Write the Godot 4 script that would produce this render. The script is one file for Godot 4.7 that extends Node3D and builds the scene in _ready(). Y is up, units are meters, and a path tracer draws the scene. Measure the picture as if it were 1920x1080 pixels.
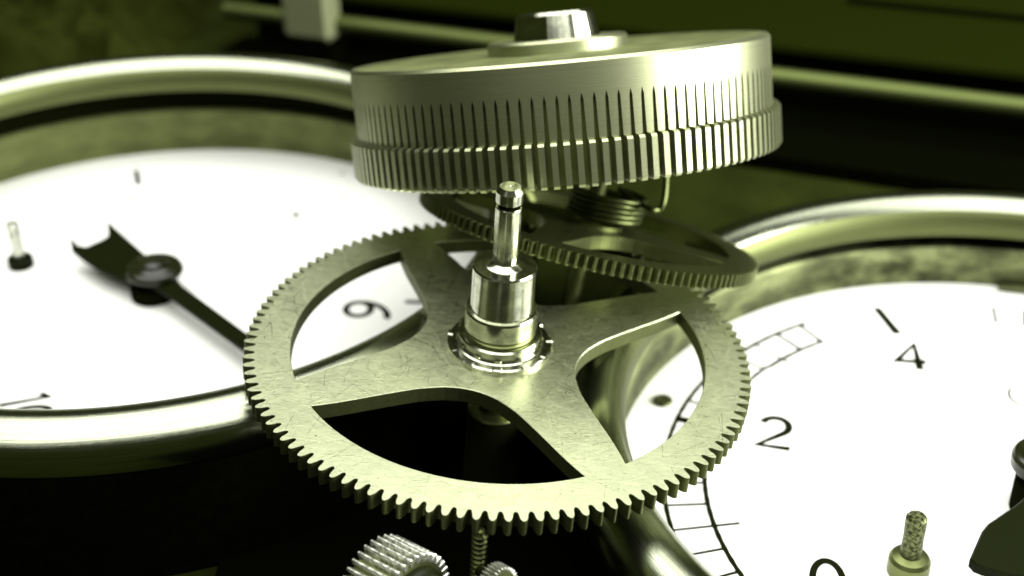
extends Node3D
# Close-up of clockwork: a toothed wheel on a shaft lying across two open pressure gauges. Lengths are written in centimetres and multiplied by U.
const U := 0.01

var M := {}
var rng := RandomNumberGenerator.new()
var used := {}

# ------------------------------------------------------------------ scene tree helpers
func numbered(called: String) -> String:
	if not used.has(called):
		used[called] = 0
		return called
	used[called] += 1
	return "%s_%03d" % [called, used[called]]

func tag(o: Node3D, label: String, category: String, group := "", kind := "") -> Node3D:
	o.set_meta("label", label)
	if category: o.set_meta("category", category)
	if group: o.set_meta("group", group)
	if kind: o.set_meta("kind", kind)
	return o

func thing(called: String, label: String, category: String, t: Transform3D, group := "") -> Node3D:
	var o := Node3D.new()
	o.name = numbered(called)
	add_child(o)
	o.transform = t
	return tag(o, label, category, group)

func piece(called: String, mesh: Mesh, m: Material, parent: Node3D, t := Transform3D(), second: Material = null) -> MeshInstance3D:
	var o := MeshInstance3D.new()
	var n := 0
	var nm := called
	var seen: Dictionary = parent.get_meta("names_in_use") if parent.has_meta("names_in_use") else {}
	if seen.has(called):
		n = seen[called] + 1
		nm = "%s_%03d" % [called, n]
	seen[called] = n
	parent.set_meta("names_in_use", seen)
	o.name = nm
	o.mesh = mesh
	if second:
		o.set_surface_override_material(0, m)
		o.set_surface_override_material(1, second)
	else:
		o.material_override = m
	o.transform = t
	parent.add_child(o, true)
	return o

# frame with y along n and x along u; origin in cm
func pose(o: Vector3, n: Vector3, u: Vector3) -> Transform3D:
	var y := n.normalized()
	var x := (u - y * u.dot(y)).normalized()
	return Transform3D(Basis(x, y, x.cross(y)), o * U)

# ------------------------------------------------------------------ mesh helpers (vertices in cm)
func begin() -> SurfaceTool:
	var st := SurfaceTool.new()
	st.begin(Mesh.PRIMITIVE_TRIANGLES)
	return st

func v(st: SurfaceTool, p: Vector3, n: Vector3, uv := Vector2.ZERO) -> void:
	st.set_normal(n)
	st.set_uv(uv)
	st.add_vertex(p * U)

func tri(st: SurfaceTool, a: Vector3, b: Vector3, c: Vector3, na: Vector3, nb: Vector3, nc: Vector3, ua := Vector2.ZERO, ub := Vector2.ZERO, uc := Vector2.ZERO) -> void:
	var g := (c - a).cross(b - a)
	if g.length_squared() < 1e-16: return
	if g.dot(na + nb + nc) >= 0.0:
		v(st, a, na, ua); v(st, b, nb, ub); v(st, c, nc, uc)
	else:
		v(st, a, na, ua); v(st, c, nc, uc); v(st, b, nb, ub)

func quad(st: SurfaceTool, a: Vector3, b: Vector3, c: Vector3, d: Vector3, na: Vector3, nb: Vector3, nc: Vector3, nd: Vector3, ua := Vector2.ZERO, ub := Vector2.ZERO, uc := Vector2.ZERO, ud := Vector2.ZERO) -> void:
	tri(st, a, b, c, na, nb, nc, ua, ub, uc)
	tri(st, a, c, d, na, nc, nd, ua, uc, ud)

func fq(st: SurfaceTool, a: Vector3, b: Vector3, c: Vector3, d: Vector3, n: Vector3) -> void:
	quad(st, a, b, c, d, n, n, n, n)

func pp(r: float, a: float, y: float) -> Vector3:
	return Vector3(r * cos(a), y, -r * sin(a))

# solid of revolution about y. profile runs so that its outside is to the right of its direction (up the outside of a post)
func lathe(st: SurfaceTool, prof: Array, seg := 96, a0 := 0.0, a1 := TAU, crease := 0.4) -> void:
	var k := prof.size()
	var ns := []
	for i in k - 1:
		var d: Vector2 = prof[i + 1] - prof[i]
		ns.append(Vector2(d.y, -d.x).normalized())
	var s := 0.0
	for i in k - 1:
		var p: Vector2 = prof[i]
		var q: Vector2 = prof[i + 1]
		var n0: Vector2 = ns[i]
		var n1: Vector2 = ns[i]
		if i > 0 and absf(ns[i - 1].angle_to(ns[i])) < crease: n0 = (ns[i - 1] + ns[i]).normalized()
		if i < k - 2 and absf(ns[i + 1].angle_to(ns[i])) < crease: n1 = (ns[i + 1] + ns[i]).normalized()
		var s2 := s + p.distance_to(q)
		for j in seg:
			var a := lerpf(a0, a1, float(j) / seg)
			var b := lerpf(a0, a1, float(j + 1) / seg)
			var ca := Vector3(cos(a), 0, -sin(a))
			var cb := Vector3(cos(b), 0, -sin(b))
			var up := Vector3.UP
			quad(st, ca * p.x + up * p.y, cb * p.x + up * p.y, cb * q.x + up * q.y, ca * q.x + up * q.y,
				ca * n0.x + up * n0.y, cb * n0.x + up * n0.y, cb * n1.x + up * n1.y, ca * n1.x + up * n1.y,
				Vector2(a / TAU, s), Vector2(b / TAU, s), Vector2(b / TAU, s2), Vector2(a / TAU, s2))
		s = s2

func lathed(prof: Array, seg := 96, a0 := 0.0, a1 := TAU) -> ArrayMesh:
	var st := begin()
	lathe(st, prof, seg, a0, a1)
	return st.commit()

# prism over a polygon in the plane (a to the right, b away), between y0 and y1, with an optional chamfer at the top
func prism(st: SurfaceTool, poly: PackedVector2Array, y0: float, y1: float, ch := 0.0, crease := 0.7, bottom := true, walls: SurfaceTool = null) -> void:
	if walls == null: walls = st
	if Geometry2D.is_polygon_clockwise(poly): poly.reverse()
	var k := poly.size()
	var en := []
	for i in k:
		var d := poly[(i + 1) % k] - poly[i]
		en.append(Vector2(d.y, -d.x).normalized())
	var inner := PackedVector2Array()
	for i in k:
		var m: Vector2 = en[i] + en[(i + k - 1) % k]
		inner.append(poly[i] - m / maxf(m.length_squared() * 0.5, 0.2) * ch)
	var idx := Geometry2D.triangulate_polygon(inner)
	for t in range(0, idx.size(), 3):
		var q := []
		for s in 3: q.append(inner[idx[t + s]])
		tri(st, Vector3(q[0].x, y1, -q[0].y), Vector3(q[1].x, y1, -q[1].y), Vector3(q[2].x, y1, -q[2].y), Vector3.UP, Vector3.UP, Vector3.UP)
	if bottom:
		idx = Geometry2D.triangulate_polygon(poly)
		for t in range(0, idx.size(), 3):
			var q := []
			for s in 3: q.append(poly[idx[t + s]])
			tri(st, Vector3(q[0].x, y0, -q[0].y), Vector3(q[1].x, y0, -q[1].y), Vector3(q[2].x, y0, -q[2].y), Vector3.DOWN, Vector3.DOWN, Vector3.DOWN)
	for i in k:
		var j := (i + 1) % k
		var na: Vector2 = en[i]
		var nb: Vector2 = en[i]
		if absf(en[(i + k - 1) % k].angle_to(en[i])) < crease: na = (en[i] + en[(i + k - 1) % k]).normalized()
		if absf(en[j].angle_to(en[i])) < crease: nb = (en[i] + en[j]).normalized()
		var p := poly[i]
		var q2 := poly[j]
		var n3a := Vector3(na.x, 0, -na.y)
		var n3b := Vector3(nb.x, 0, -nb.y)
		quad(walls, Vector3(p.x, y0, -p.y), Vector3(q2.x, y0, -q2.y), Vector3(q2.x, y1 - ch, -q2.y), Vector3(p.x, y1 - ch, -p.y), n3a, n3b, n3b, n3a)
		if ch > 0.0:
			var ip := inner[i]
			var iq := inner[j]
			var u3a := (n3a + Vector3.UP).normalized()
			var u3b := (n3b + Vector3.UP).normalized()
			quad(st, Vector3(p.x, y1 - ch, -p.y), Vector3(q2.x, y1 - ch, -q2.y), Vector3(iq.x, y1, -iq.y), Vector3(ip.x, y1, -ip.y), u3a, u3b, u3b, u3a)

func prismed(poly: PackedVector2Array, y0: float, y1: float, ch := 0.0) -> ArrayMesh:
	var st := begin()
	prism(st, poly, y0, y1, ch)
	return st.commit()

# box with chamfered edges, centre c, half sizes h
func box(st: SurfaceTool, c: Vector3, h: Vector3, ch: float) -> void:
	var ax := [Vector3.RIGHT, Vector3.UP, Vector3.BACK]
	for i in 3:
		for s in [-1.0, 1.0]:
			var n: Vector3 = ax[i] * s
			var e: Vector3 = ax[(i + 1) % 3]
			var g: Vector3 = ax[(i + 2) % 3]
			var he: float = h[(i + 1) % 3] - ch
			var hg: float = h[(i + 2) % 3] - ch
			var o := c + n * h[i]
			fq(st, o + e * he + g * hg, o - e * he + g * hg, o - e * he - g * hg, o + e * he - g * hg, n)
			if ch > 0.0:
				for s2 in [-1.0, 1.0]:
					var m: Vector3 = e * s2
					var nn := (n + m).normalized()
					var p1 := c + n * h[i] + m * he
					var p2 := c + n * (h[i] - ch) + m * h[(i + 1) % 3]
					fq(st, p1 + g * hg, p1 - g * hg, p2 - g * hg, p2 + g * hg, nn)
	if ch > 0.0:
		for sx in [-1.0, 1.0]:
			for sy in [-1.0, 1.0]:
				for sz in [-1.0, 1.0]:
					var s := Vector3(sx, sy, sz)
					var k := c + h * s
					var nn := s.normalized()
					tri(st, k - Vector3(0, ch * sy, ch * sz), k - Vector3(ch * sx, 0, ch * sz), k - Vector3(ch * sx, ch * sy, 0), nn, nn, nn)

func boxed(c: Vector3, h: Vector3, ch: float) -> ArrayMesh:
	var st := begin()
	box(st, c, h, ch)
	return st.commit()

# round tube along a path
func tube(st: SurfaceTool, path: PackedVector3Array, r: float, sides := 12) -> void:
	var k := path.size()
	var side := Vector3.ZERO
	var rings := []
	for i in k:
		var d := (path[mini(i + 1, k - 1)] - path[maxi(i - 1, 0)]).normalized()
		if side == Vector3.ZERO:
			side = d.cross(Vector3.UP if absf(d.y) < 0.9 else Vector3.RIGHT).normalized()
		side = (side - d * side.dot(d)).normalized()
		var w := d.cross(side)
		var ring := []
		for j in sides:
			var a := TAU * j / sides
			ring.append(side * cos(a) + w * sin(a))
		rings.append(ring)
	for i in k - 1:
		for j in sides:
			var j2 := (j + 1) % sides
			var n0: Vector3 = rings[i][j]
			var n1: Vector3 = rings[i][j2]
			var n2: Vector3 = rings[i + 1][j2]
			var n3: Vector3 = rings[i + 1][j]
			quad(st, path[i] + n0 * r, path[i] + n1 * r, path[i + 1] + n2 * r, path[i + 1] + n3 * r, n0, n1, n2, n3)
	for e in [0, k - 1]:
		var d: Vector3 = (path[e] - path[1 if e == 0 else k - 2]).normalized()
		for j in sides:
			tri(st, path[e], path[e] + rings[e][j] * r, path[e] + rings[e][(j + 1) % sides] * r, d, d, d)

# ------------------------------------------------------------------ textures and materials
func tex(im: Image) -> ImageTexture:
	return ImageTexture.create_from_image(im)

func scratches(n: int, count: int, base: float, spread: float, lmin: int, lmax: int, dir: float, wander: float) -> Image:
	var im := Image.create(n, n, false, Image.FORMAT_RGB8)
	var fine := FastNoiseLite.new()
	fine.seed = 7; fine.frequency = 0.012; fine.fractal_octaves = 4
	for y in n:
		for x in n:
			var w := fine.get_noise_2d(x, y) * 0.03 + rng.randf_range(-0.05, 0.05)
			var g := clampf(base + w, 0, 1)
			im.set_pixel(x, y, Color(g, g, g))
	for i in count:
		var x := rng.randf() * n
		var y := rng.randf() * n
		var a := dir + rng.randfn() * wander
		var l := rng.randi_range(lmin, lmax)
		var g := clampf(base + rng.randfn() * spread, 0, 1)
		var bend := rng.randfn() * 0.004
		for s in l:
			var c := im.get_pixel(posmod(int(x), n), posmod(int(y), n)).r
			var m := lerpf(c, g, 0.75)
			im.set_pixel(posmod(int(x), n), posmod(int(y), n), Color(m, m, m))
			x += cos(a); y += sin(a); a += bend
	for i in 45:
		var cx := rng.randi_range(0, n - 1)
		var cy := rng.randi_range(0, n - 1)
		var r := rng.randf_range(0.7, 2.2)
		for dy in range(-3, 4):
			for dx in range(-3, 4):
				if dx * dx + dy * dy <= r * r:
					var q := base * 0.3
					im.set_pixel(posmod(cx + dx, n), posmod(cy + dy, n), Color(q, q, q))
	return im

func streaks(w: int, h: int, base: float, spread: float) -> Image:
	var im := Image.create(w, h, false, Image.FORMAT_RGB8)
	for y in h:
		var g := base + rng.randfn() * spread
		var drift := 0.0
		for x in w:
			drift = clampf(drift + rng.randfn() * 0.012, -spread, spread)
			var c := clampf(g + drift + rng.randfn() * spread * 0.25, 0, 1)
			im.set_pixel(x, y, Color(c, c, c))
	return im

func blotches(n: int, lo: float, hi: float, freq: float, pits: int, sd: int) -> Image:
	var im := Image.create(n, n, false, Image.FORMAT_RGB8)
	var a := FastNoiseLite.new()
	a.seed = sd; a.frequency = freq; a.fractal_octaves = 5; a.fractal_gain = 0.55
	var b := FastNoiseLite.new()
	b.seed = sd + 9; b.frequency = freq * 5.0; b.fractal_octaves = 3
	for y in n:
		for x in n:
			# blended over the edges so that the repeat does not show
			var fx := float(x) / n
			var fy := float(y) / n
			var t := 0.0
			t += a.get_noise_2d(x, y) * (1 - fx) * (1 - fy) + a.get_noise_2d(x - n, y) * fx * (1 - fy)
			t += a.get_noise_2d(x, y - n) * (1 - fx) * fy + a.get_noise_2d(x - n, y - n) * fx * fy
			t = clampf(t * 1.9 + 0.5 + b.get_noise_2d(x, y) * 0.18 + rng.randf_range(-0.03, 0.03), 0, 1)
			var g := lerpf(lo, hi, t)
			im.set_pixel(x, y, Color(g, g, g))
	for i in pits:
		var cx := rng.randi_range(0, n - 1)
		var cy := rng.randi_range(0, n - 1)
		var r := rng.randf_range(0.7, 2.6)
		for dy in range(-3, 4):
			for dx in range(-3, 4):
				if dx * dx + dy * dy <= r * r:
					var q := lo * 0.45
					im.set_pixel(posmod(cx + dx, n), posmod(cy + dy, n), Color(q, q, q))
	return im

func lin(r: float, g: float, b: float) -> Color:
	return Color(r, g, b).linear_to_srgb()

func mat(key: String, c: Color, metal: float, rough: float) -> StandardMaterial3D:
	var m := StandardMaterial3D.new()
	m.resource_name = key
	m.albedo_color = c
	m.metallic = metal
	m.roughness = rough
	M[key] = m
	return m

# color texture ct, roughness texture rt, relief ht, by three planes; cm = size of one repeat
func dress(m: StandardMaterial3D, ct: Texture2D, rt: Texture2D, ht: Texture2D, relief: float, cm: Vector3, world := false) -> void:
	m.uv1_triplanar = true
	m.uv1_world_triplanar = world
	m.uv1_scale = Vector3(1.0 / (cm.x * U), 1.0 / (cm.y * U), 1.0 / (cm.z * U))
	if ct: m.albedo_texture = ct
	if rt:
		m.roughness_texture = rt
		m.roughness_texture_channel = BaseMaterial3D.TEXTURE_CHANNEL_RED
	if ht:
		m.heightmap_enabled = true
		m.heightmap_texture = ht
		m.heightmap_scale = relief

func make_materials() -> void:
	var sc := tex(scratches(1024, 20000, 0.81, 0.10, 5, 34, 0.0, 0.4))
	var sr := tex(scratches(1024, 9000, 0.62, 0.20, 10, 110, 0.1, 0.9))
	var st := tex(streaks(512, 512, 0.84, 0.10))
	var fine := tex(streaks(512, 512, 0.88, 0.045))
	var bl := tex(blotches(512, 0.45, 1.0, 0.011, 60, 3))
	var stain := tex(blotches(512, 0.45, 1.0, 0.006, 30, 21))
	var wear := tex(blotches(512, 0.35, 1.2, 0.022, 160, 57))
	var rub := tex(blotches(512, 0.5, 1.15, 0.03, 60, 83))
	var soft := tex(blotches(512, 0.8, 1.0, 0.006, 0, 71))
	var pit := tex(blotches(512, 0.78, 1.0, 0.02, 120, 33))
	var m := mat("gear_metal", lin(0.71, 0.76, 0.48), 1.0, 0.62)
	dress(m, sc, sr, sc, 0.006, Vector3(7, 7, 7), true)
	m = mat("shaded_gear_metal", lin(0.15, 0.17, 0.065), 1.0, 0.55)  # darker copy of gear metal; flanks and opening walls carry painted shade
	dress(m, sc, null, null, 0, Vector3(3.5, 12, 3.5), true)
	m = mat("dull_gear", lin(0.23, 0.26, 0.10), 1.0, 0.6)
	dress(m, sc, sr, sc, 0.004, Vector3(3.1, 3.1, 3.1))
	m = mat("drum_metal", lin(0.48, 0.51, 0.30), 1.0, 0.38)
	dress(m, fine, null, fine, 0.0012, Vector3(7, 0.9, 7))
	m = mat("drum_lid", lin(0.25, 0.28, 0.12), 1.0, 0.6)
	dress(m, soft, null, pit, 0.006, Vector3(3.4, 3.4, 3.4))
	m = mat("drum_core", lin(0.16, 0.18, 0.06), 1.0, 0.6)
	m = mat("polished", lin(0.54, 0.56, 0.43), 1.0, 0.17)
	dress(m, pit, null, null, 0, Vector3(2.6, 2.6, 2.6))
	m = mat("dark_shaft", lin(0.16, 0.18, 0.07), 1.0, 0.4)
	m = mat("bezel", lin(0.45, 0.48, 0.35), 1.0, 0.18)
	m.albedo_texture = st
	m.uv1_scale = Vector3(9, 1.4, 1)
	m.heightmap_enabled = true; m.heightmap_texture = st; m.heightmap_scale = 0.0012
	m = mat("shaded_lip", lin(0.15, 0.17, 0.065), 1.0, 0.5)  # darker copy of the bezel metal, with the dark reflection painted in
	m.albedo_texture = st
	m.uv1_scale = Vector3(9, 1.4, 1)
	m = mat("casing", lin(0.0018, 0.0022, 0.0006), 0.0, 0.6)
	m.metallic_specular = 0.0
	dress(m, pit, null, pit, 0.004, Vector3(3, 3, 3))
	m = mat("inner_wall", lin(0.27, 0.30, 0.14), 1.0, 0.58)
	dress(m, stain, null, null, 0, Vector3(5.5, 3.6, 5.5))
	m = mat("inner_wall_even", lin(0.17, 0.195, 0.07), 0.9, 0.6)
	dress(m, soft, null, null, 0, Vector3(4.2, 2.4, 4.2))
	m = mat("groove", lin(0.004, 0.005, 0.001), 0.0, 0.8)
	m.metallic_specular = 0.05
	m = mat("dial", lin(0.84, 0.85, 0.80), 0.0, 0.5)
	m = mat("ink", lin(0.006, 0.008, 0.002), 0.0, 0.7)
	m.metallic_specular = 0.1
	m = mat("glare_ink", lin(0.06, 0.07, 0.02), 0.0, 0.7)  # lighter ink, the glare over the print put into its colour
	m.metallic_specular = 0.1
	m = mat("hand_metal", lin(0.005, 0.007, 0.001), 0.0, 0.42)
	m.metallic_specular = 0.14
	m = mat("hub_gloss", lin(0.008, 0.010, 0.002), 0.0, 0.22)
	m = mat("rust", lin(0.15, 0.17, 0.07), 0.9, 0.42)
	dress(m, wear, null, wear, 0.008, Vector3(0.9, 0.9, 0.9))
	m = mat("spring_wire", lin(0.09, 0.105, 0.04), 1.0, 0.35)
	m = mat("table", lin(0.014, 0.0185, 0.0025), 0.0, 0.8)
	m.metallic_specular = 0.1
	dress(m, soft, null, null, 0, Vector3(9, 9, 9))
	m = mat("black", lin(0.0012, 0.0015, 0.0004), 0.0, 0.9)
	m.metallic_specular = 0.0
	m = mat("lid", lin(0.0065, 0.0095, 0.0008), 0.0, 0.7)
	m.metallic_specular = 0.04
	m = mat("rod", lin(0.09, 0.11, 0.035), 1.0, 0.5)
	m = mat("strap", lin(0.20, 0.22, 0.11), 0.5, 0.5)
	m = mat("cloth", lin(0.016, 0.020, 0.003), 0.0, 0.9)
	m.metallic_specular = 0.05
	dress(m, soft, null, null, 0, Vector3(8, 8, 8))
	m = mat("pinion_metal", lin(0.86, 0.88, 0.76), 1.0, 0.36)
	dress(m, rub, null, pit, 0.008, Vector3(1.3, 1.3, 1.3))

# ------------------------------------------------------------------ toothed wheels
# inner edge of a wheel opening: [degrees from its middle, radius] for a wheel of radius 4
const EDGE := [[0.0, 1.29], [5.0, 1.30], [9.0, 1.325], [13.0, 1.37], [17.0, 1.43], [21.0, 1.535], [24.0, 1.635], [26.5, 1.745], [28.5, 1.87], [30.5, 2.03], [32.5, 2.225], [34.3, 2.45], [36.0, 2.72], [37.5, 2.975], [38.6, 3.17], [39.2, 3.27]]

func edge_radius(deg: float, scale: float) -> float:
	var d := absf(deg)
	for i in EDGE.size() - 1:
		if d <= EDGE[i + 1][0]:
			return scale * lerpf(EDGE[i][1], EDGE[i + 1][1], (d - EDGE[i][0]) / (EDGE[i + 1][0] - EDGE[i][0]))
	return scale * 3.27

# a plate with four openings, its top at y = 0; the teeth stand on its root circle
func wheel_plate(root: float, bore: float, scale: float, thick: float, teeth: int, mid_deg: float) -> ArrayMesh:
	var st := begin()
	var cut := begin()
	var rim := 3.27 * scale
	var ch := 0.009
	var at := PackedFloat32Array()
	for i in teeth * 6: at.append(fposmod(360.0 * (i + 0.0) / (teeth * 6) - 180.0 / teeth, 360.0))
	for q in 4:
		for e in EDGE:
			at.append(fposmod(mid_deg + 90.0 * q + e[0], 360.0))
			at.append(fposmod(mid_deg + 90.0 * q - e[0], 360.0))
	at.sort()
	var up := Vector3.UP
	var down := Vector3.DOWN
	var count := at.size()
	for i in count:
		var d0 := at[i]
		var d1: float = at[i + 1] if i + 1 < count else at[0] + 360.0
		if d1 - d0 < 1e-4: continue
		var a := deg_to_rad(d0)
		var b := deg_to_rad(d1)
		var f0 := fposmod(d0 - mid_deg + 45.0, 90.0) - 45.0
		var fm := fposmod((d0 + d1) * 0.5 - mid_deg + 45.0, 90.0) - 45.0
		var f1 := fm + (d1 - d0) * 0.5
		f0 = fm - (d1 - d0) * 0.5
		if absf(fm) >= 39.2:
			fq(st, pp(bore, a, 0), pp(bore, b, 0), pp(root, b, 0), pp(root, a, 0), up)
			fq(st, pp(bore, a, -thick), pp(bore, b, -thick), pp(root, b, -thick), pp(root, a, -thick), down)
			continue
		var ra := edge_radius(f0, scale)
		var rb := edge_radius(f1, scale)
		fq(st, pp(bore, a, 0), pp(bore, b, 0), pp(maxf(rb - ch, bore), b, 0), pp(maxf(ra - ch, bore), a, 0), up)
		fq(st, pp(rim + ch, a, 0), pp(rim + ch, b, 0), pp(root, b, 0), pp(root, a, 0), up)
		fq(st, pp(bore, a, -thick), pp(bore, b, -thick), pp(rb, b, -thick), pp(ra, a, -thick), down)
		fq(st, pp(rim, a, -thick), pp(rim, b, -thick), pp(root, b, -thick), pp(root, a, -thick), down)
		# wall on the hub side, with smooth normals
		var wn := []
		for f in [[f0, a], [f1, b]]:
			var e := 0.3
			var fx: float = clampf(f[0], -38.9, 38.9)
			var g := (edge_radius(fx + e, scale) - edge_radius(fx - e, scale)) / deg_to_rad(2 * e)
			var r := edge_radius(fx, scale)
			var rad := Vector3(cos(f[1]), 0, -sin(f[1]))
			var tan := Vector3(-sin(f[1]), 0, -cos(f[1]))
			wn.append((rad * r - tan * g).normalized())
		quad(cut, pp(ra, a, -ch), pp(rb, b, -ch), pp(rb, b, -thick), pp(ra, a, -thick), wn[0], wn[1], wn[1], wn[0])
		var c0: Vector3 = (wn[0] + up).normalized()
		var c1: Vector3 = (wn[1] + up).normalized()
		quad(st, pp(ra - ch, a, 0), pp(rb - ch, b, 0), pp(rb, b, -ch), pp(ra, a, -ch), c0, c1, c1, c0)
		# wall under the rim, facing the hub
		var n0 := -pp(1, a, 0)
		var n1 := -pp(1, b, 0)
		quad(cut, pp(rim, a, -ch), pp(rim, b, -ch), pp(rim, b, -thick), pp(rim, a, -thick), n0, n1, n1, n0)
		quad(st, pp(rim + ch, a, 0), pp(rim + ch, b, 0), pp(rim, b, -ch), pp(rim, a, -ch), (n0 + up).normalized(), (n1 + up).normalized(), (n1 + up).normalized(), (n0 + up).normalized())
	return cut.commit(st.commit())

# one tooth, at angle 0; half profile as [share of the pitch, share of the depth]
func tooth_meshes(root: float, tip: float, teeth: int, thick: float) -> Array:
	var out := []
	for w in [[0.0, 0.0], [0.015, 0.012], [0.03, -0.01], [0.05, 0.02], [0.01, -0.02]]:
		out.append(tooth_mesh(root, tip - (tip - root) * w[0], teeth, thick, w[1]))
	return out

func tooth_mesh(root: float, tip: float, teeth: int, thick: float, lean: float) -> ArrayMesh:
	var half := [[0.5, 0.0], [0.5, 0.06], [0.43, 0.085], [0.365, 0.16], [0.315, 0.28], [0.285, 0.46], [0.255, 0.64], [0.205, 0.80], [0.125, 0.93], [0.04, 0.99]]
	var p := TAU / teeth
	var poly := PackedVector2Array()
	for i in half.size():
		var r := lerpf(root, tip, half[i][1])
		poly.append(Vector2(r, 0).rotated((-half[i][0] + lean * half[i][1]) * p))
	for i in range(half.size() - 1, -1, -1):
		var r := lerpf(root, tip, half[i][1])
		poly.append(Vector2(r, 0).rotated((half[i][0] + lean * half[i][1]) * p))
	for i in range(5, 0, -1):
		poly.append(Vector2(root, 0).rotated((i / 6.0 - 0.5) * p))
	var st := begin()
	var walls := begin()
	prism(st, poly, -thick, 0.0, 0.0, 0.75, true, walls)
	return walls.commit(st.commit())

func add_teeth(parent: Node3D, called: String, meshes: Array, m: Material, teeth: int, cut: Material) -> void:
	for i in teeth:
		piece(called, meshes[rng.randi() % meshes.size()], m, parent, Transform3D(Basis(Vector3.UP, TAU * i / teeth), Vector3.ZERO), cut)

# ------------------------------------------------------------------ gauges
func ring_profile(rc: float, hc: float, rt: float) -> Array:
	# the rounded bezel, from its inner lip over the top to the outside, then under
	var prof := []
	for i in 33:
		var b := deg_to_rad(lerpf(141.0, -30.0, i / 32.0))
		prof.append(Vector2(rc + rt * cos(b), hc + rt * sin(b)))
	return prof

func reversed(a: Array) -> Array:
	var b := a.duplicate()
	b.reverse()
	return b

func arc_strip(r: float, w: float, a0: float, a1: float, y: float) -> ArrayMesh:
	var st := begin()
	var n := maxi(4, int(absf(a1 - a0) * 1.2))
	for i in n:
		var a := deg_to_rad(lerpf(a0, a1, float(i) / n))
		var b := deg_to_rad(lerpf(a0, a1, float(i + 1) / n))
		var wa := w * (1.0 + 0.10 * sin(i * 1.7))
		var wb := w * (1.0 + 0.10 * sin((i + 1) * 1.7))
		fq(st, pp(r - wa / 2, a, y), pp(r - wb / 2, b, y), pp(r + wb / 2, b, y), pp(r + wa / 2, a, y), Vector3.UP)
	return st.commit()

func stroke(p: Vector2, q: Vector2, w: float, y: float) -> ArrayMesh:
	var st := begin()
	var d := (q - p).normalized()
	var s := Vector2(-d.y, d.x) * w / 2
	var c := [p + s - d * w * 0.0, p - s, q - s * 0.9, q + d * w * 0.18, q + s * 0.9]
	var poly := PackedVector2Array(c)
	prism(st, poly, y - 0.003, y, 0.0, 0.1, false)
	return st.commit()

func polar(r: float, deg: float) -> Vector2:
	return Vector2(r, 0).rotated(deg_to_rad(deg))

# printed figures, as strokes in a box one unit high (x to the right, y up)
func arc_points(c: Vector2, r: Vector2, a0: float, a1: float, n: int) -> Array:
	var out := []
	for i in n + 1:
		var a := deg_to_rad(lerpf(a0, a1, float(i) / n))
		out.append(c + Vector2(r.x * cos(a), r.y * sin(a)))
	return out

func figure_strokes(text: String) -> Array:
	match text:
		"0": return [arc_points(Vector2(0.34, 0.5), Vector2(0.30, 0.45), 90, 450, 40)]
		"2": return [arc_points(Vector2(0.32, 0.69), Vector2(0.26, 0.265), 165, -28, 24) + [Vector2(0.50, 0.50), Vector2(0.05, 0.055), Vector2(0.66, 0.055)]]
		"4": return [[Vector2(0.52, 0.0), Vector2(0.52, 0.97), Vector2(0.04, 0.31), Vector2(0.70, 0.31)]]
		"6": return [arc_points(Vector2(0.34, 0.31), Vector2(0.28, 0.265), 90, 450, 36), arc_points(Vector2(0.66, 0.34), Vector2(0.60, 0.61), 182, 92, 16) + [Vector2(0.70, 0.91)]]
		"10": return [[Vector2(-0.02, 0.80), Vector2(0.16, 0.94), Vector2(0.16, 0.03)], arc_points(Vector2(0.66, 0.5), Vector2(0.24, 0.45), 90, 450, 36)]
	return []

func digit(parent: Node3D, text: String, at: Vector2, up_deg: float, high: float, wide: float, m: Material, weight := 0.145) -> void:
	var up := Vector3(cos(deg_to_rad(up_deg)), 0, -sin(deg_to_rad(up_deg)))
	var right := up.cross(Vector3.UP)
	var st := begin()
	for path in figure_strokes(text):
		var k: int = path.size()
		var closed: bool = (path[0] as Vector2).distance_to(path[k - 1]) < 0.01
		var l := []
		var r := []
		for i in k:
			var p: Vector2 = path[i]
			var prev: Vector2 = path[i - 1] if i > 0 else (path[k - 2] if closed else path[0] * 2.0 - path[1])
			var next: Vector2 = path[i + 1] if i < k - 1 else (path[1] if closed else path[k - 1] * 2.0 - path[k - 2])
			var d0 := (p - prev).normalized()
			var d1 := (next - p).normalized()
			var mid := Vector2(-d0.y - d1.y, d0.x + d1.x).normalized()
			var stretch := minf(1.0 / maxf(mid.dot(Vector2(-d1.y, d1.x)), 0.3), 1.5) * weight * 0.5
			l.append(p + mid * stretch)
			r.append(p - mid * stretch)
		for i in k - 1:
			var c := []
			for q in [l[i], l[i + 1], r[i + 1], r[i]]:
				c.append((right * (q.x - 0.34) * wide + up * (q.y - 0.5)) * high + Vector3(at.x, 0.004 , -at.y))
			fq(st, c[0], c[1], c[2], c[3], Vector3.UP)
	piece("digit", st.commit(), m, parent)

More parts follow.
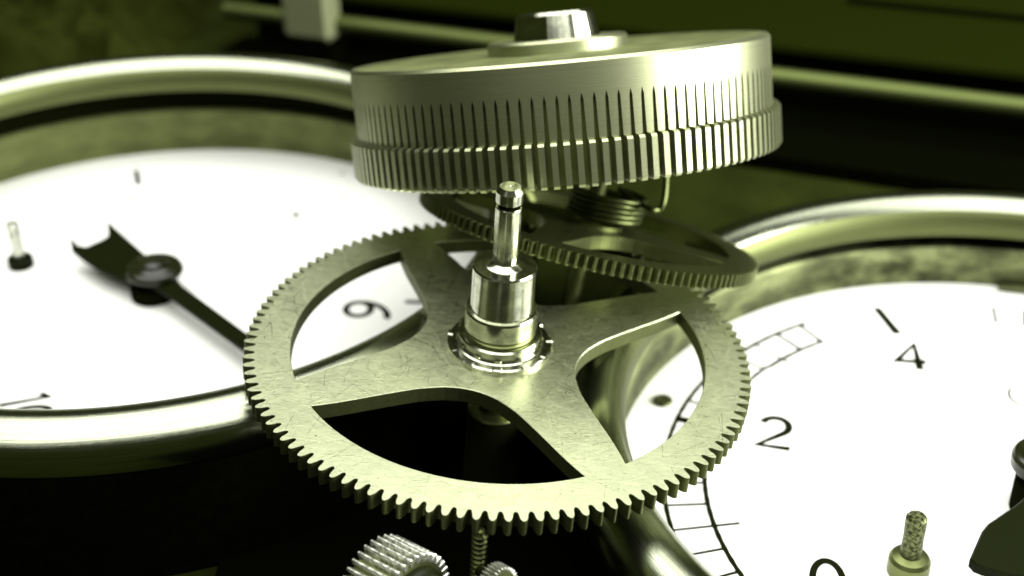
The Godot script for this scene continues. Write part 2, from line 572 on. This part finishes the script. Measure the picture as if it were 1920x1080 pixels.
func gauge_shell(g: Node3D, rw: float, rc: float, hc: float, rt: float, wall_h: float, low: float, wall_mat: Material) -> MeshInstance3D:
	var edge := minf(rw + 0.34, rc + rt - 0.08)
	piece("casing", lathed([Vector2(rc + rt - 0.02, low), Vector2(rc + rt - 0.02, hc - 0.20)], 160), M.casing, g)
	piece("bezel", lathed(reversed(ring_profile(rc, hc, rt)), 200), M.bezel, g)
	var lip := []
	for i in 13:
		var b := deg_to_rad(lerpf(205.0, 141.0, i / 12.0))
		lip.append(Vector2(rc + (rt - 0.012) * cos(b), hc + (rt - 0.012) * sin(b)))
	piece("inner_lip", lathed(reversed(lip), 200), M.shaded_lip, g)
	# the wall between the dial and the bezel: a ledge under the bezel, then down to the dial
	piece("inner_wall", lathed([Vector2(edge, wall_h + 0.0), Vector2(rw + 0.06, wall_h), Vector2(rw, wall_h - 0.06), Vector2(rw, 0.0)], 160), wall_mat, g)
	piece("gap_shade", lathed([Vector2(edge, hc + 0.02), Vector2(edge, wall_h)], 120), M.groove, g)  # black ring: the shade of the gap under the bezel, as colour
	var st := begin()
	var rings := [0.0, rw * 0.5, rw]
	for k in 2:
		for i in 120:
			var a := TAU * i / 120
			var b := TAU * (i + 1) / 120
			fq(st, pp(rings[k], a, 0), pp(rings[k], b, 0), pp(rings[k + 1], b, 0), pp(rings[k + 1], a, 0), Vector3.UP)
	return piece("dial_face", st.commit(), M.dial, g)

func hub_profile(r: float, y0: float, y1: float) -> Array:
	return [Vector2(r * 0.96, y0), Vector2(r, y0 + 0.03), Vector2(r, y1 - 0.09), Vector2(r * 0.93, y1 - 0.02), Vector2(r * 0.82, y1), Vector2(r * 0.66, y1 - 0.015), Vector2(r * 0.5, y1 + 0.02), Vector2(r * 0.42, y1 + 0.09), Vector2(r * 0.2, y1 + 0.13), Vector2(0.001, y1 + 0.14)]

# ------------------------------------------------------------------
func area(called: String, from: Vector3, to: Vector3, size: Vector2, energy: float, c: Color) -> void:
	var l := AreaLight3D.new()
	l.name = called
	l.area_size = size * U
	l.area_normalize_energy = true
	l.light_energy = energy
	l.light_color = c
	l.shadow_enabled = true
	l.area_range = 3.0
	add_child(l)
	var z := (from - to).normalized()
	var x := (Vector3.UP if absf(z.y) < 0.95 else Vector3.FORWARD).cross(z).normalized()
	l.transform = Transform3D(Basis(x, z.cross(x), z), from * U)

func _ready() -> void:
	rng.seed = 20
	# camera
	var cam := Camera3D.new()
	cam.name = "camera"
	add_child(cam)
	cam.transform = Transform3D(Basis(Vector3(1.0, -0.0075, 0.0045), Vector3(0.0087, 0.8549, -0.5188), Vector3(0.0, 0.5188, 0.8549)).orthonormalized(), Vector3(0.2093, 13.55, 15.6145) * U)
	cam.fov = 27.4
	cam.near = 0.01
	cam.far = 20.0
	var lens := CameraAttributesPhysical.new()
	lens.frustum_focal_length = 49.22
	lens.frustum_focus_distance = 0.167
	lens.frustum_near = 0.01
	lens.frustum_far = 20.0
	lens.exposure_aperture = 18.0
	cam.attributes = lens
	cam.current = true
	# surroundings: a dim room, olive in tone
	var we := WorldEnvironment.new()
	we.name = "surroundings"
	var e := Environment.new()
	e.background_mode = Environment.BG_COLOR
	e.background_color = lin(0.034, 0.044, 0.0075)
	e.tonemap_mode = Environment.TONE_MAPPER_LINEAR
	e.tonemap_exposure = 1.0
	e.sdfgi_enabled = true
	e.ssao_enabled = true
	e.ssil_enabled = true
	we.environment = e
	add_child(we)
	# lamps: a broad soft light overhead, a window to the right
	area("overhead_softbox", Vector3(-2, 42, 2), Vector3(-2, 0, 1.99), Vector2(56, 70), 0.60, lin(1.0, 1.0, 0.97))
	area("side_window", Vector3(46, 19, 6), Vector3(0, 4, -3), Vector2(32, 26), 0.80, lin(1.0, 1.0, 0.97))

	make_materials()

	# ---------------------------------------------------------------- setting
	var st := begin()
	fq(st, Vector3(-70, 0, 40), Vector3(70, 0, 40), Vector3(70, 0, -70), Vector3(-70, 0, -70), Vector3.UP)
	var table := piece("table_surface", st.commit(), M.table, self)
	tag(table, "olive table top under the gauges and gears", "", "", "structure")

	build_instrument()
	build_gauges()
	build_large_gear()
	build_tilted_gear()
	build_drum()
	build_front_parts()

# ------------------------------------------------------------------ the instrument behind, its rod and clamp, the cloth
func build_instrument() -> void:
	var d := Vector3(0.934, 0, 0.357)
	var back := Transform3D(Basis(d, Vector3.UP, d.cross(Vector3.UP)), Vector3(2.48, 0, -18.23) * U)
	var b := thing("instrument_box", "long low black box with olive lid across the blurred background", "box", back)
	piece("body", boxed(Vector3(5.0, 0.97, -6.2), Vector3(16.5, 0.97, 6.0), 0.05), M.black, b)
	piece("lid", boxed(Vector3(5.0, 2.12, -6.0), Vector3(17.2, 0.17, 6.3), 0.09), M.lid, b)
	piece("lid_slot", boxed(Vector3(10.0, 2.305, -4.1), Vector3(3.0, 0.02, 0.28), 0.01), M.black, b)
	piece("added_dark_step", boxed(Vector3(5.0, 0.22, 1.9), Vector3(16.8, 0.22, 1.78), 0.04), M.black, b)  # added black step, stands in for the shadow in front of the box
	var st := begin()
	tube(st, PackedVector3Array([Vector3(-11.7, 0, 0), Vector3(-4, 0, 0), Vector3(4, 0, 0), Vector3(20, 0, 0)]), 0.27, 24)
	var rod_at := Transform3D(back.basis, back.basis * (Vector3(0, 1.62, 1.15) * U) + back.origin)
	tag(piece("metal_rod", st.commit(), M.rod, self, rod_at), "blurred round metal rod running along the front of the black box", "rod")
	var c := thing("rod_clamp", "pale blurred metal clamp wrapped round the rod at the top left", "clamp", Transform3D(back.basis, back.basis * (Vector3(-8.5, 1.62, 1.15) * U) + back.origin))
	piece("strap", boxed(Vector3(0, 1.15, 0.15), Vector3(0.86, 1.65, 0.45), 0.20), M.strap, c)
	piece("foot", boxed(Vector3(0, -1.05, -0.1), Vector3(0.8, 0.55, 0.5), 0.06), M.casing, c)
	# cloth
	var n := FastNoiseLite.new()
	n.seed = 5; n.frequency = 0.28; n.fractal_octaves = 3
	var s := begin()
	var nx := 60
	var nz := 60
	var hgt := func(i: int, j: int) -> Vector3:
		var x := -24.0 + 13.2 * i / nx
		var z := -31.0 + 13.0 * j / nz
		var rim := clampf(minf(minf(i, nx - i), minf(j, nz - j)) / 6.0, 0, 1)
		return Vector3(x + n.get_noise_2d(z * 1.4, x) * 0.5, (1.15 + n.get_noise_2d(x * 0.9, z) * 1.5 + absf(n.get_noise_2d(x * 2.2 + 40, z * 2.0)) * 0.8) * rim + 0.02, z)
	for i in nx:
		for j in nz:
			var q := [hgt.call(i, j), hgt.call(i + 1, j), hgt.call(i + 1, j + 1), hgt.call(i, j + 1)]
			var ns := []
			for k in [[i, j], [i + 1, j], [i + 1, j + 1], [i, j + 1]]:
				var px: Vector3 = hgt.call(k[0] + 1, k[1]) - hgt.call(k[0] - 1, k[1])
				var pz: Vector3 = hgt.call(k[0], k[1] + 1) - hgt.call(k[0], k[1] - 1)
				ns.append(pz.cross(px).normalized())
			quad(s, q[0], q[1], q[2], q[3], ns[0], ns[1], ns[2], ns[3])
	tag(piece("crumpled_cloth", s.commit(), M.cloth, self), "crumpled olive cloth, far out of focus behind the left gauge", "cloth")

# ------------------------------------------------------------------ the two gauges
func build_gauges() -> void:
	# left
	var left := thing("pressure_gauge", "open round gauge on the left, white dial with a 6 and a dark forked hand", "gauge",
		pose(Vector3(-7.1644, 0.3179, -5.6223), Vector3(0.0332, 0.9993, 0.0146), Vector3(0.9992, -0.0335, 0.0203)), "open gauges without glass")
	var face := gauge_shell(left, 7.62, 7.32, 2.23, 0.55, 1.16, -0.3, M.inner_wall_even)
	digit(face, "6", Vector2(4.30, 0.07), 1.0, 1.0, 0.95, M.ink)
	digit(face, "10", Vector2(-1.65, -3.56), 21.0, 0.95, 0.9, M.ink)
	piece("tick", stroke(polar(5.09, 4.6), polar(5.75, 4.2), 0.14, 0.004), M.ink, face)
	piece("tick", stroke(Vector2(-2.08, 5.42), Vector2(-2.37, 6.21), 0.15, 0.004), M.ink, face)
	var worn := [[-2.07, 4.60, -2.02, 4.72, 0.10], [-1.30, 4.90, -1.19, 4.94, 0.06], [2.05, 4.25, 2.12, 4.02, 0.09], [2.38, 4.30, 2.65, 4.40, 0.035], [2.93, 5.0, 3.24, 5.19, 0.03], [2.85, 6.38, 2.93, 6.42, 0.05]]  # remnants of print; the rest is left out where glare washes over it
	for w in worn:
		piece("washed_out_mark", stroke(Vector2(w[0], w[1]), Vector2(w[2], w[3]), w[4] * 1.8, 0.004), M.ink, face)
	var hand := Node3D.new()
	hand.name = "hand"
	left.add_child(hand)
	hand.position = Vector3(0, 0.6, 0) * U
	var hp := PackedVector2Array([Vector2(-1.93, 2.62), Vector2(-1.69, 1.93), Vector2(-1.78, 1.74), Vector2(-2.02, 1.42), Vector2(-2.22, 1.48), Vector2(-2.51, 1.84), Vector2(-2.30, 1.30), Vector2(-1.97, 0.97), Vector2(-1.5, 0.56), Vector2(-0.73, 0.10), Vector2(-0.25, 0.0), Vector2(0.27, -0.42), Vector2(2.16, -2.22), Vector2(4.05, -4.35), Vector2(4.16, -4.25), Vector2(2.42, -1.98), Vector2(0.44, -0.02), Vector2(0.12, 0.5), Vector2(-0.52, 1.02)])
	piece("pointer", prismed(hp, -0.16, -0.06, 0.02), M.hand_metal, hand)
	piece("hub", lathed(hub_profile(0.60, -0.05, 0.12), 48), M.hub_gloss, hand, Transform3D(Basis(), Vector3(-0.23, 0, -0.41) * U))
	piece("hub_post", lathed([Vector2(0.48, -0.58), Vector2(0.48, -0.30), Vector2(0.30, -0.28), Vector2(0.30, -0.06)], 40), M.groove, hand, Transform3D(Basis(), Vector3(-0.30, 0, -0.36) * U))
	var pin := Node3D.new()
	pin.name = "stop_pin"
	left.add_child(pin)
	pin.position = Vector3(-3.54, 0, -1.41) * U
	piece("collar", lathed([Vector2(0.27, 0), Vector2(0.27, 0.20), Vector2(0.22, 0.25), Vector2(0.11, 0.27)], 32), M.hand_metal, pin)
	piece("stud", lathed([Vector2(0.12, 0.26), Vector2(0.135, 0.8), Vector2(0.12, 0.83), Vector2(0.135, 0.86), Vector2(0.13, 1.05), Vector2(0.10, 1.09), Vector2(0.001, 1.09)], 24), M.pinion_metal, pin)

	# right
	var right := thing("pressure_gauge", "open round gauge on the right, dial numbered 0, 2 and 4, stained rim", "gauge",
		pose(Vector3(8.7587, 0.4137, 0.6594), Vector3(-0.0339, 0.9993, -0.0135), Vector3(0.9992, 0.0336, -0.0204)), "open gauges without glass")
	face = gauge_shell(right, 6.90, 7.21, 1.46, 0.545, 0.86, -0.4, M.inner_wall)
	digit(face, "2", Vector2(4.26, 0).rotated(deg_to_rad(153.0)), 72.0, 0.95, 0.98, M.ink)
	digit(face, "4", Vector2(-0.70, 4.13), 80.0, 0.92, 0.92, M.ink, 0.20)
	digit(face, "0", Vector2(4.18, 0).rotated(deg_to_rad(204.9)), 80.0, 0.92, 0.82, M.ink)
	# scale: two rings and the ticks between them, left out towards the far side where glare washes it out
	piece("scale_ring", arc_strip(5.32, 0.085, 131.0, 222.0, 0.004), M.ink, face)
	piece("scale_ring", arc_strip(6.02, 0.08, 136.0, 222.0, 0.004), M.ink, face)
	piece("scale_ring", arc_strip(5.29, 0.10, 114.5, 131.0, 0.004), M.ink, face)
	piece("scale_ring", arc_strip(6.00, 0.105, 113.5, 136.0, 0.004), M.ink, face)
	for k in range(-12, 16):
		var a := 155.7 + 5.80 * k
		if k == 0 or k == -10 or k == 10:
			piece("tick", stroke(polar(4.98 if k == -10 else 5.33, a), polar(6.0, a), 0.19, 0.0045), M.ink, face)
		elif k == 5 or k == -5:
			piece("tick", stroke(polar(4.90, a), polar(6.0, a), 0.058, 0.0045), M.ink, face)
		elif k > -5:
			piece("tick", stroke(polar(5.32, a), polar(6.0, a), 0.058, 0.0045), M.ink, face)
		elif k > -8:
			piece("tick", stroke(polar(5.30, a), polar(6.0, a), 0.085, 0.0045), M.ink, face)
		else:
			piece("washed_out_mark", stroke(polar(5.30, a), polar(5.36, a), 0.09, 0.0045), M.ink, face)
			piece("washed_out_mark", stroke(polar(5.96, a), polar(6.01, a), 0.09, 0.0045), M.ink, face)
	for k in range(-18, -12):
		var a := 155.7 + 5.78 * k
		if k > -14:
			piece("washed_out_mark", stroke(polar(5.33, a), polar(5.37, a), 0.04, 0.0045), M.glare_ink, face)
		else:
			piece("tick", stroke(polar(5.34, a), polar(5.98, a), 0.075, 0.0045), M.ink, face)
	var lg := begin()
	for k in 26:
		var a0 := deg_to_rad(80.0 + 205.0 * k / 26)
		var a1 := deg_to_rad(80.0 + 205.0 * (k + 1) / 26)
		var w0 := 0.012 + 0.045 * sin(PI * k / 26.0)
		var w1 := 0.012 + 0.045 * sin(PI * (k + 1) / 26.0)
		var o := Vector3(1.08, 0.004, -2.63)
		fq(lg, o + pp(0.40 - w0, a0, 0), o + pp(0.40 - w1, a1, 0), o + pp(0.40, a1, 0), o + pp(0.40, a0, 0), Vector3.UP)
	piece("emblem_arc", lg.commit(), M.ink, face)
	# a tab of the rim that reaches over the dial, and a small screw in the rim of the dial
	var tab := PackedVector2Array()
	for k in 13: tab.append(polar(6.66, lerpf(73.3, 40.0, k / 12.0)))
	for k in 13: tab.append(polar(6.88, lerpf(40.0, 73.3, k / 12.0)))
	piece("retaining_tab", prismed(tab, 0.003, 0.10, 0.02), M.inner_wall, right)
	piece("dent", lathed([Vector2(0.19, 0.001), Vector2(0.17, 0.03), Vector2(0.10, 0.05), Vector2(0.06, 0.03), Vector2(0.001, 0.02)], 24), M.rust, face, Transform3D(Basis(), Vector3(-5.68, 0.012, -3.04) * U))
	var hr := Node3D.new()
	hr.name = "hand"
	right.add_child(hr)
	hr.position = Vector3(0, 0.8, 0) * U
	var rp := PackedVector2Array([Vector2(-0.15, -0.55), Vector2(-0.55, -0.95), Vector2(-0.82, -1.17), Vector2(-1.40, -1.56), Vector2(-1.55, -1.72), Vector2(-1.93, -2.28), Vector2(-1.90, -2.40), Vector2(-1.80, -2.48), Vector2(-1.48, -2.66), Vector2(-0.95, -2.75), Vector2(-0.2, -2.3), Vector2(0.45, -1.2), Vector2(0.9, -0.3), Vector2(2.2, 2.6), Vector2(2.05, 2.68), Vector2(0.35, 0.35)])
	piece("pointer", prismed(rp, -0.14, 0.02, 0.03), M.hand_metal, hr)
	piece("hub", lathed(hub_profile(0.52, 0.02, 0.30), 48), M.hub_gloss, hr, Transform3D(Basis(), Vector3(-0.05, 0, 0.36) * U))
	piece("hub_post", lathed([Vector2(0.40, -0.79), Vector2(0.40, -0.20), Vector2(0.30, -0.14)], 32), M.groove, hr, Transform3D(Basis(), Vector3(-0.07, 0, 0.40) * U))
	var post := Node3D.new()
	post.name = "stop_pin"
	right.add_child(post)
	post.position = Vector3(-2.54, 0, 1.66) * U
	piece("collar", lathed([Vector2(0.31, 0), Vector2(0.31, 0.26), Vector2(0.27, 0.32), Vector2(0.16, 0.36)], 32), M.dark_shaft, post)
	piece("stud", lathed([Vector2(0.155, 0.33), Vector2(0.16, 0.5), Vector2(0.152, 0.7), Vector2(0.16, 0.95), Vector2(0.155, 1.08), Vector2(0.125, 1.12), Vector2(0.001, 1.12)], 28), M.rust, post)

# ------------------------------------------------------------------ the large wheel and its shaft
func build_large_gear() -> void:
	var g := thing("large_gear", "large bright four-spoke gear wheel lying across both gauges, polished shaft standing in its hub", "gear",
		pose(Vector3(0, 3.0351, 0), Vector3(0.0705, 0.9972, 0.0247), Vector3(0.9965, -0.0715, 0.0434)))
	var teeth := 118
	piece("wheel_plate", wheel_plate(3.80, 0.30, 1.0, 0.26, teeth, 74.8), M.gear_metal, g, Transform3D(), M.shaded_gear_metal)
	add_teeth(g, "tooth", tooth_meshes(3.80, 4.0, teeth, 0.26), M.gear_metal, teeth, M.shaded_gear_metal)
	var flange := piece("flange", lathed([Vector2(0.83, 0.0), Vector2(0.83, 0.055), Vector2(0.805, 0.075), Vector2(0.70, 0.075), Vector2(0.675, 0.09), Vector2(0.665, 0.26), Vector2(0.64, 0.285), Vector2(0.575, 0.285), Vector2(0.56, 0.25), Vector2(0.555, 0.25)], 96), M.polished, g)
	for i in 11:
		var a := TAU * (i + 0.25) / 11
		var s := begin()
		box(s, Vector3(0.79, 0.065, 0), Vector3(0.055, 0.03, 0.075), 0.018)
		piece("staking_notch", s.commit(), M.polished, flange, Transform3D(Basis(Vector3.UP, a), Vector3.ZERO))
	piece("groove_ring", lathed([Vector2(0.575, 0.25), Vector2(0.555, 0.27), Vector2(0.555, 0.30), Vector2(0.535, 0.32), Vector2(0.535, 0.35), Vector2(0.56, 0.375)], 80), M.dark_shaft, g)
	piece("collar", lathed([Vector2(0.56, 0.375), Vector2(0.575, 0.39), Vector2(0.575, 0.69), Vector2(0.555, 0.725), Vector2(0.505, 0.735)], 96), M.polished, g)
	piece("sleeve", lathed([Vector2(0.505, 0.735), Vector2(0.498, 0.76), Vector2(0.498, 1.46), Vector2(0.478, 1.49), Vector2(0.30, 1.49), Vector2(0.255, 1.515), Vector2(0.205, 1.56)], 96), M.polished, g)
	var shaft := piece("shaft", lathed([Vector2(0.20, 1.56), Vector2(0.20, 2.49), Vector2(0.19, 2.505), Vector2(0.168, 2.51)], 64), M.polished, g)
	piece("clip_groove", lathed([Vector2(0.172, 2.508), Vector2(0.172, 2.582)], 48), M.groove, shaft)
	piece("shaft_tip", lathed([Vector2(0.168, 2.58), Vector2(0.205, 2.585), Vector2(0.205, 2.75), Vector2(0.155, 2.83), Vector2(0.03, 2.83), Vector2(0.015, 2.815), Vector2(0.001, 2.815)], 48), M.polished, shaft)
	piece("lower_collar", lathed([Vector2(0.30, -0.74), Vector2(0.44, -0.73), Vector2(0.46, -0.70), Vector2(0.50, -0.42), Vector2(0.50, -0.261)], 64), M.dark_shaft, g)
	piece("lower_shaft", lathed([Vector2(0.30, -2.95), Vector2(0.46, -2.93), Vector2(0.46, -1.28), Vector2(0.44, -1.25), Vector2(0.26, -1.24), Vector2(0.26, -0.74)], 64), M.dark_shaft, g)

# ------------------------------------------------------------------ the tilted wheel, its spring and the drum above
func build_tilted_gear() -> void:
	var t := pose(Vector3(1.6542, 3.2625, -3.6719), Vector3(0.225, 0.9307, -0.2885), Vector3(0.9728, -0.198, 0.1201))
	var g := thing("tilted_gear", "darker fine-toothed gear wheel tilted under the drum", "gear", t)
	var teeth := 130
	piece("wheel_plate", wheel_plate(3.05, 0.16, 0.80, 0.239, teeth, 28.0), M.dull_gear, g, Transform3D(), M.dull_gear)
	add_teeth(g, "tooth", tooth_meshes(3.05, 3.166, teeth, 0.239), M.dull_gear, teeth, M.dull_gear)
	piece("spindle", lathed([Vector2(0.14, -3.0), Vector2(0.165, -2.98), Vector2(0.165, -0.24)], 32), M.dark_shaft, g)
	piece("hub_boss", lathed([Vector2(0.62, 0.0), Vector2(0.62, 0.05), Vector2(0.58, 0.08), Vector2(0.16, 0.08), Vector2(0.16, 0.92), Vector2(0.001, 0.92)], 48), M.dark_shaft, g)
	# spring
	var s := thing("coil_spring", "dark wire coil spring squeezed between the drum and the tilted gear", "spring", t)
	var path := PackedVector3Array()
	var turns := 5.2
	for i in 261:
		var a := TAU * turns * i / 260.0
		var r := 0.66 + 0.02 * sin(i * 0.13)
		path.append(Vector3(0.22 + r * cos(a), 0.14 + 0.50 * i / 260.0, 0.10 - r * sin(a)))
	var st := begin()
	tube(st, path, 0.048, 10)
	piece("coil", st.commit(), M.spring_wire, s)
	var inv := t.affine_inverse()
	var w := func(p: Vector3) -> Vector3: return (inv * (p * U)) / U
	var last := path[path.size() - 1]
	var leg := PackedVector3Array()
	var pts := [last, w.call(Vector3(2.62, 3.86, -3.05)), w.call(Vector3(2.82, 3.84, -3.02)), w.call(Vector3(2.90, 3.93, -3.06)), w.call(Vector3(2.95, 4.12, -3.22)), w.call(Vector3(2.97, 4.40, -3.40))]
	for i in pts.size() - 1:
		for k in 5:
			leg.append((pts[i] as Vector3).cubic_interpolate(pts[i + 1], pts[maxi(i - 1, 0)], pts[mini(i + 2, pts.size() - 1)], k / 5.0))
	leg.append(pts[pts.size() - 1])
	st = begin()
	tube(st, leg, 0.055, 10)
	piece("bent_end", st.commit(), M.spring_wire, s)

func build_drum() -> void:
	var d := thing("ribbed_drum", "heavy ribbed metal drum with a stepped boss on top, above the tilted gear", "drum",
		pose(Vector3(1.167, 5.025, -4.4314), Vector3(-0.0812, 0.9496, -0.3027), Vector3(0.9965, 0.0714, -0.0433)))
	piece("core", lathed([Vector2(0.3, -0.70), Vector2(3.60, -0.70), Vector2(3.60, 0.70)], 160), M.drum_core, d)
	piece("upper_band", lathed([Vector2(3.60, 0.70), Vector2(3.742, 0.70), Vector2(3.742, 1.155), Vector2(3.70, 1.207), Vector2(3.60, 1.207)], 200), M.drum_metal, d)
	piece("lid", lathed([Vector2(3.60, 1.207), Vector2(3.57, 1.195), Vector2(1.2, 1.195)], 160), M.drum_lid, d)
	# ribs: narrow foot below the ledge, wider leaf above it
	var ribs := 124
	var pitch := TAU / ribs
	var st := begin()
	var w := 0.047
	var side := [Vector2(3.60, -0.70), Vector2(3.845, -0.716), Vector2(3.877, -0.67), Vector2(3.877, -0.05), Vector2(3.845, -0.012), Vector2(3.742, 0.0), Vector2(3.60, 0.0)]
	for i in side.size() - 1:
		var p: Vector2 = side[i]
		var q: Vector2 = side[i + 1]
		var nn := Vector2(q.y - p.y, -(q.x - p.x)).normalized()
		var n3 := Vector3(nn.x, nn.y, 0)
		var wp := w
		fq(st, Vector3(p.x, p.y, -wp), Vector3(p.x, p.y, wp), Vector3(q.x, q.y, wp), Vector3(q.x, q.y, -wp), n3)
		for s in [-1.0, 1.0]:
			tri(st, Vector3(3.60, -0.35, s * w), Vector3(p.x, p.y, s * w), Vector3(q.x, q.y, s * w), Vector3(0, 0, s), Vector3(0, 0, s), Vector3(0, 0, s))
	# leaf: four heights, the slit closes towards its top
	var hs := [[0.0, 0.058], [0.35, 0.066], [0.60, 0.070], [0.70, 0.0931]]
	for i in hs.size() - 1:
		var y0: float = hs[i][0]
		var y1: float = hs[i + 1][0]
		var w0: float = hs[i][1]
		var w1: float = hs[i + 1][1]
		var r := 3.742
		var a0 := asin(w0 / r)
		var a1 := asin(w1 / r)
		quad(st, pp(r, -a0, y0), pp(r, a0, y0), pp(r, a1, y1), pp(r, -a1, y1), pp(1, -a0, 0), pp(1, a0, 0), pp(1, a1, 0), pp(1, -a1, 0))
		for s in [-1.0, 1.0]:
			fq(st, pp(r, s * a0, y0), pp(r, s * a1, y1), pp(3.60, s * a1, y1), pp(3.60, s * a0, y0), Vector3(0, 0, -s))
	var rib := st.commit()
	for i in ribs:
		piece("rib", rib, M.drum_metal, d, Transform3D(Basis(Vector3.UP, TAU * i / ribs), Vector3.ZERO))
	var boss := piece("boss_disc", lathed([Vector2(1.26, 1.196), Vector2(1.26, 1.38), Vector2(1.22, 1.42), Vector2(0.70, 1.42)], 96), M.polished_drum if M.has("polished_drum") else M.drum_metal, d)
	# tapered nub with flats
	var nub := begin()
	var ring0 := []
	var ring1 := []
	for i in 48:
		var a := TAU * i / 48
		var flat := 1.0
		var c := fposmod(a - deg_to_rad(205.0), TAU)
		if c < 0.9: flat = cos(0.45) / cos(c - 0.45)
		ring0.append(pp(0.78 * minf(1.0, flat), a, 1.42))
		ring1.append(pp(0.70 * minf(1.0, flat), a, 1.83))
	for i in 48:
		var j := (i + 1) % 48
		var n0: Vector3 = (ring0[j] - ring0[i]).cross(ring1[i] - ring0[i]).normalized()
		fq(nub, ring0[i], ring0[j], ring1[j], ring1[i], n0 if n0.dot(ring0[i]) > 0 else -n0)
		var in0 := Vector3(ring1[i].x * 0.93, 1.88, ring1[i].z * 0.93)
		var in1 := Vector3(ring1[j].x * 0.93, 1.88, ring1[j].z * 0.93)
		fq(nub, ring1[i], ring1[j], in1, in0, (Vector3(ring1[i].x, 0, ring1[i].z).normalized() + Vector3.UP).normalized())
		tri(nub, in0, in1, Vector3(0, 1.88, 0), Vector3.UP, Vector3.UP, Vector3.UP)
	piece("nub", nub.commit(), M.polished, boss)

# ------------------------------------------------------------------ small parts at the front edge
func ridged(parent: Node3D, called: String, teeth: int, r0: float, r1: float, half: float, m: Material, core: Material) -> void:
	piece("core", lathed([Vector2(0.001, -half + 0.01), Vector2(r0, -half + 0.01), Vector2(r0, half - 0.01), Vector2(0.001, half - 0.01)], 64), core, parent)
	var p := TAU / teeth
	var poly := PackedVector2Array([Vector2(r0 - 0.01, 0).rotated(-0.36 * p), Vector2(lerpf(r0, r1, 0.5), 0).rotated(-0.28 * p), Vector2(lerpf(r0, r1, 0.88), 0).rotated(-0.20 * p), Vector2(r1, 0).rotated(-0.10 * p), Vector2(r1, 0).rotated(0.10 * p), Vector2(lerpf(r0, r1, 0.88), 0).rotated(0.20 * p), Vector2(lerpf(r0, r1, 0.5), 0).rotated(0.28 * p), Vector2(r0 - 0.01, 0).rotated(0.36 * p)])
	var st := begin()
	prism(st, poly, -half, half, 0.012, 0.9)
	var mesh := st.commit()
	for i in teeth:
		piece(called, mesh, m, parent, Transform3D(Basis(Vector3.UP, TAU * i / teeth), Vector3.ZERO))

func build_front_parts() -> void:
	var plate := boxed(Vector3(-0.3, 0.05, 3.2), Vector3(4.2, 0.05, 5.2), 0.02)  # added black sheet that stands in for the shade beneath the wheel
	tag(piece("added_shade_plate", plate, M.black, self), "added black plate standing in for the shade under the large gear", "plate")
	var axis := Vector3(0.76, 0.10, 0.62)
	var p := thing("pinion", "shiny worn pinion with wide teeth lying at the bottom edge below the large gear", "pinion", pose(Vector3(-1.36, 2.12, 4.45), axis, Vector3.UP.cross(axis)))
	ridged(p, "tooth", 34, 0.57, 0.68, 0.36, M.pinion_metal, M.dark_shaft)
	piece("hub", lathed([Vector2(0.52, 0.345), Vector2(0.50, 0.42), Vector2(0.45, 0.46), Vector2(0.43, 1.05), Vector2(0.40, 1.08), Vector2(0.001, 1.08)], 48), M.hand_metal, p)
	var k := thing("knurled_knob", "tiny bright knurled knob at the bottom edge, right of the threaded screw", "knob", pose(Vector3(0.0, 2.43, 4.58), Vector3(0.62, 0.25, 0.74), Vector3(1, 0, -0.8)))
	ridged(k, "ridge", 26, 0.19, 0.235, 0.12, M.pinion_metal, M.dark_shaft)
	piece("stem", lathed([Vector2(0.07, -0.42), Vector2(0.07, -0.11)], 20), M.groove, k)
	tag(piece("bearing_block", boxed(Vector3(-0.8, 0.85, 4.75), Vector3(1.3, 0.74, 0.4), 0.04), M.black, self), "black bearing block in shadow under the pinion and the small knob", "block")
	# screw
	var s := thing("threaded_screw", "thin threaded screw standing upright under the front rim of the large gear", "screw", pose(Vector3(-0.37, 0.10, 2.52), Vector3(0.06, 0.995, -0.03), Vector3(1, 0, 0)))
	var prof := [Vector2(0.12, 0.0)]
	var y := 0.0
	while y < 1.22:
		prof.append(Vector2(0.095, y + 0.02)); prof.append(Vector2(0.13, y + 0.05)); prof.append(Vector2(0.13, y + 0.065)); prof.append(Vector2(0.095, y + 0.095))
		y += 0.095
	prof.append(Vector2(0.07, y + 0.05)); prof.append(Vector2(0.001, y + 0.06))
	piece("thread", lathed(prof, 28), M.spring_wire, s)
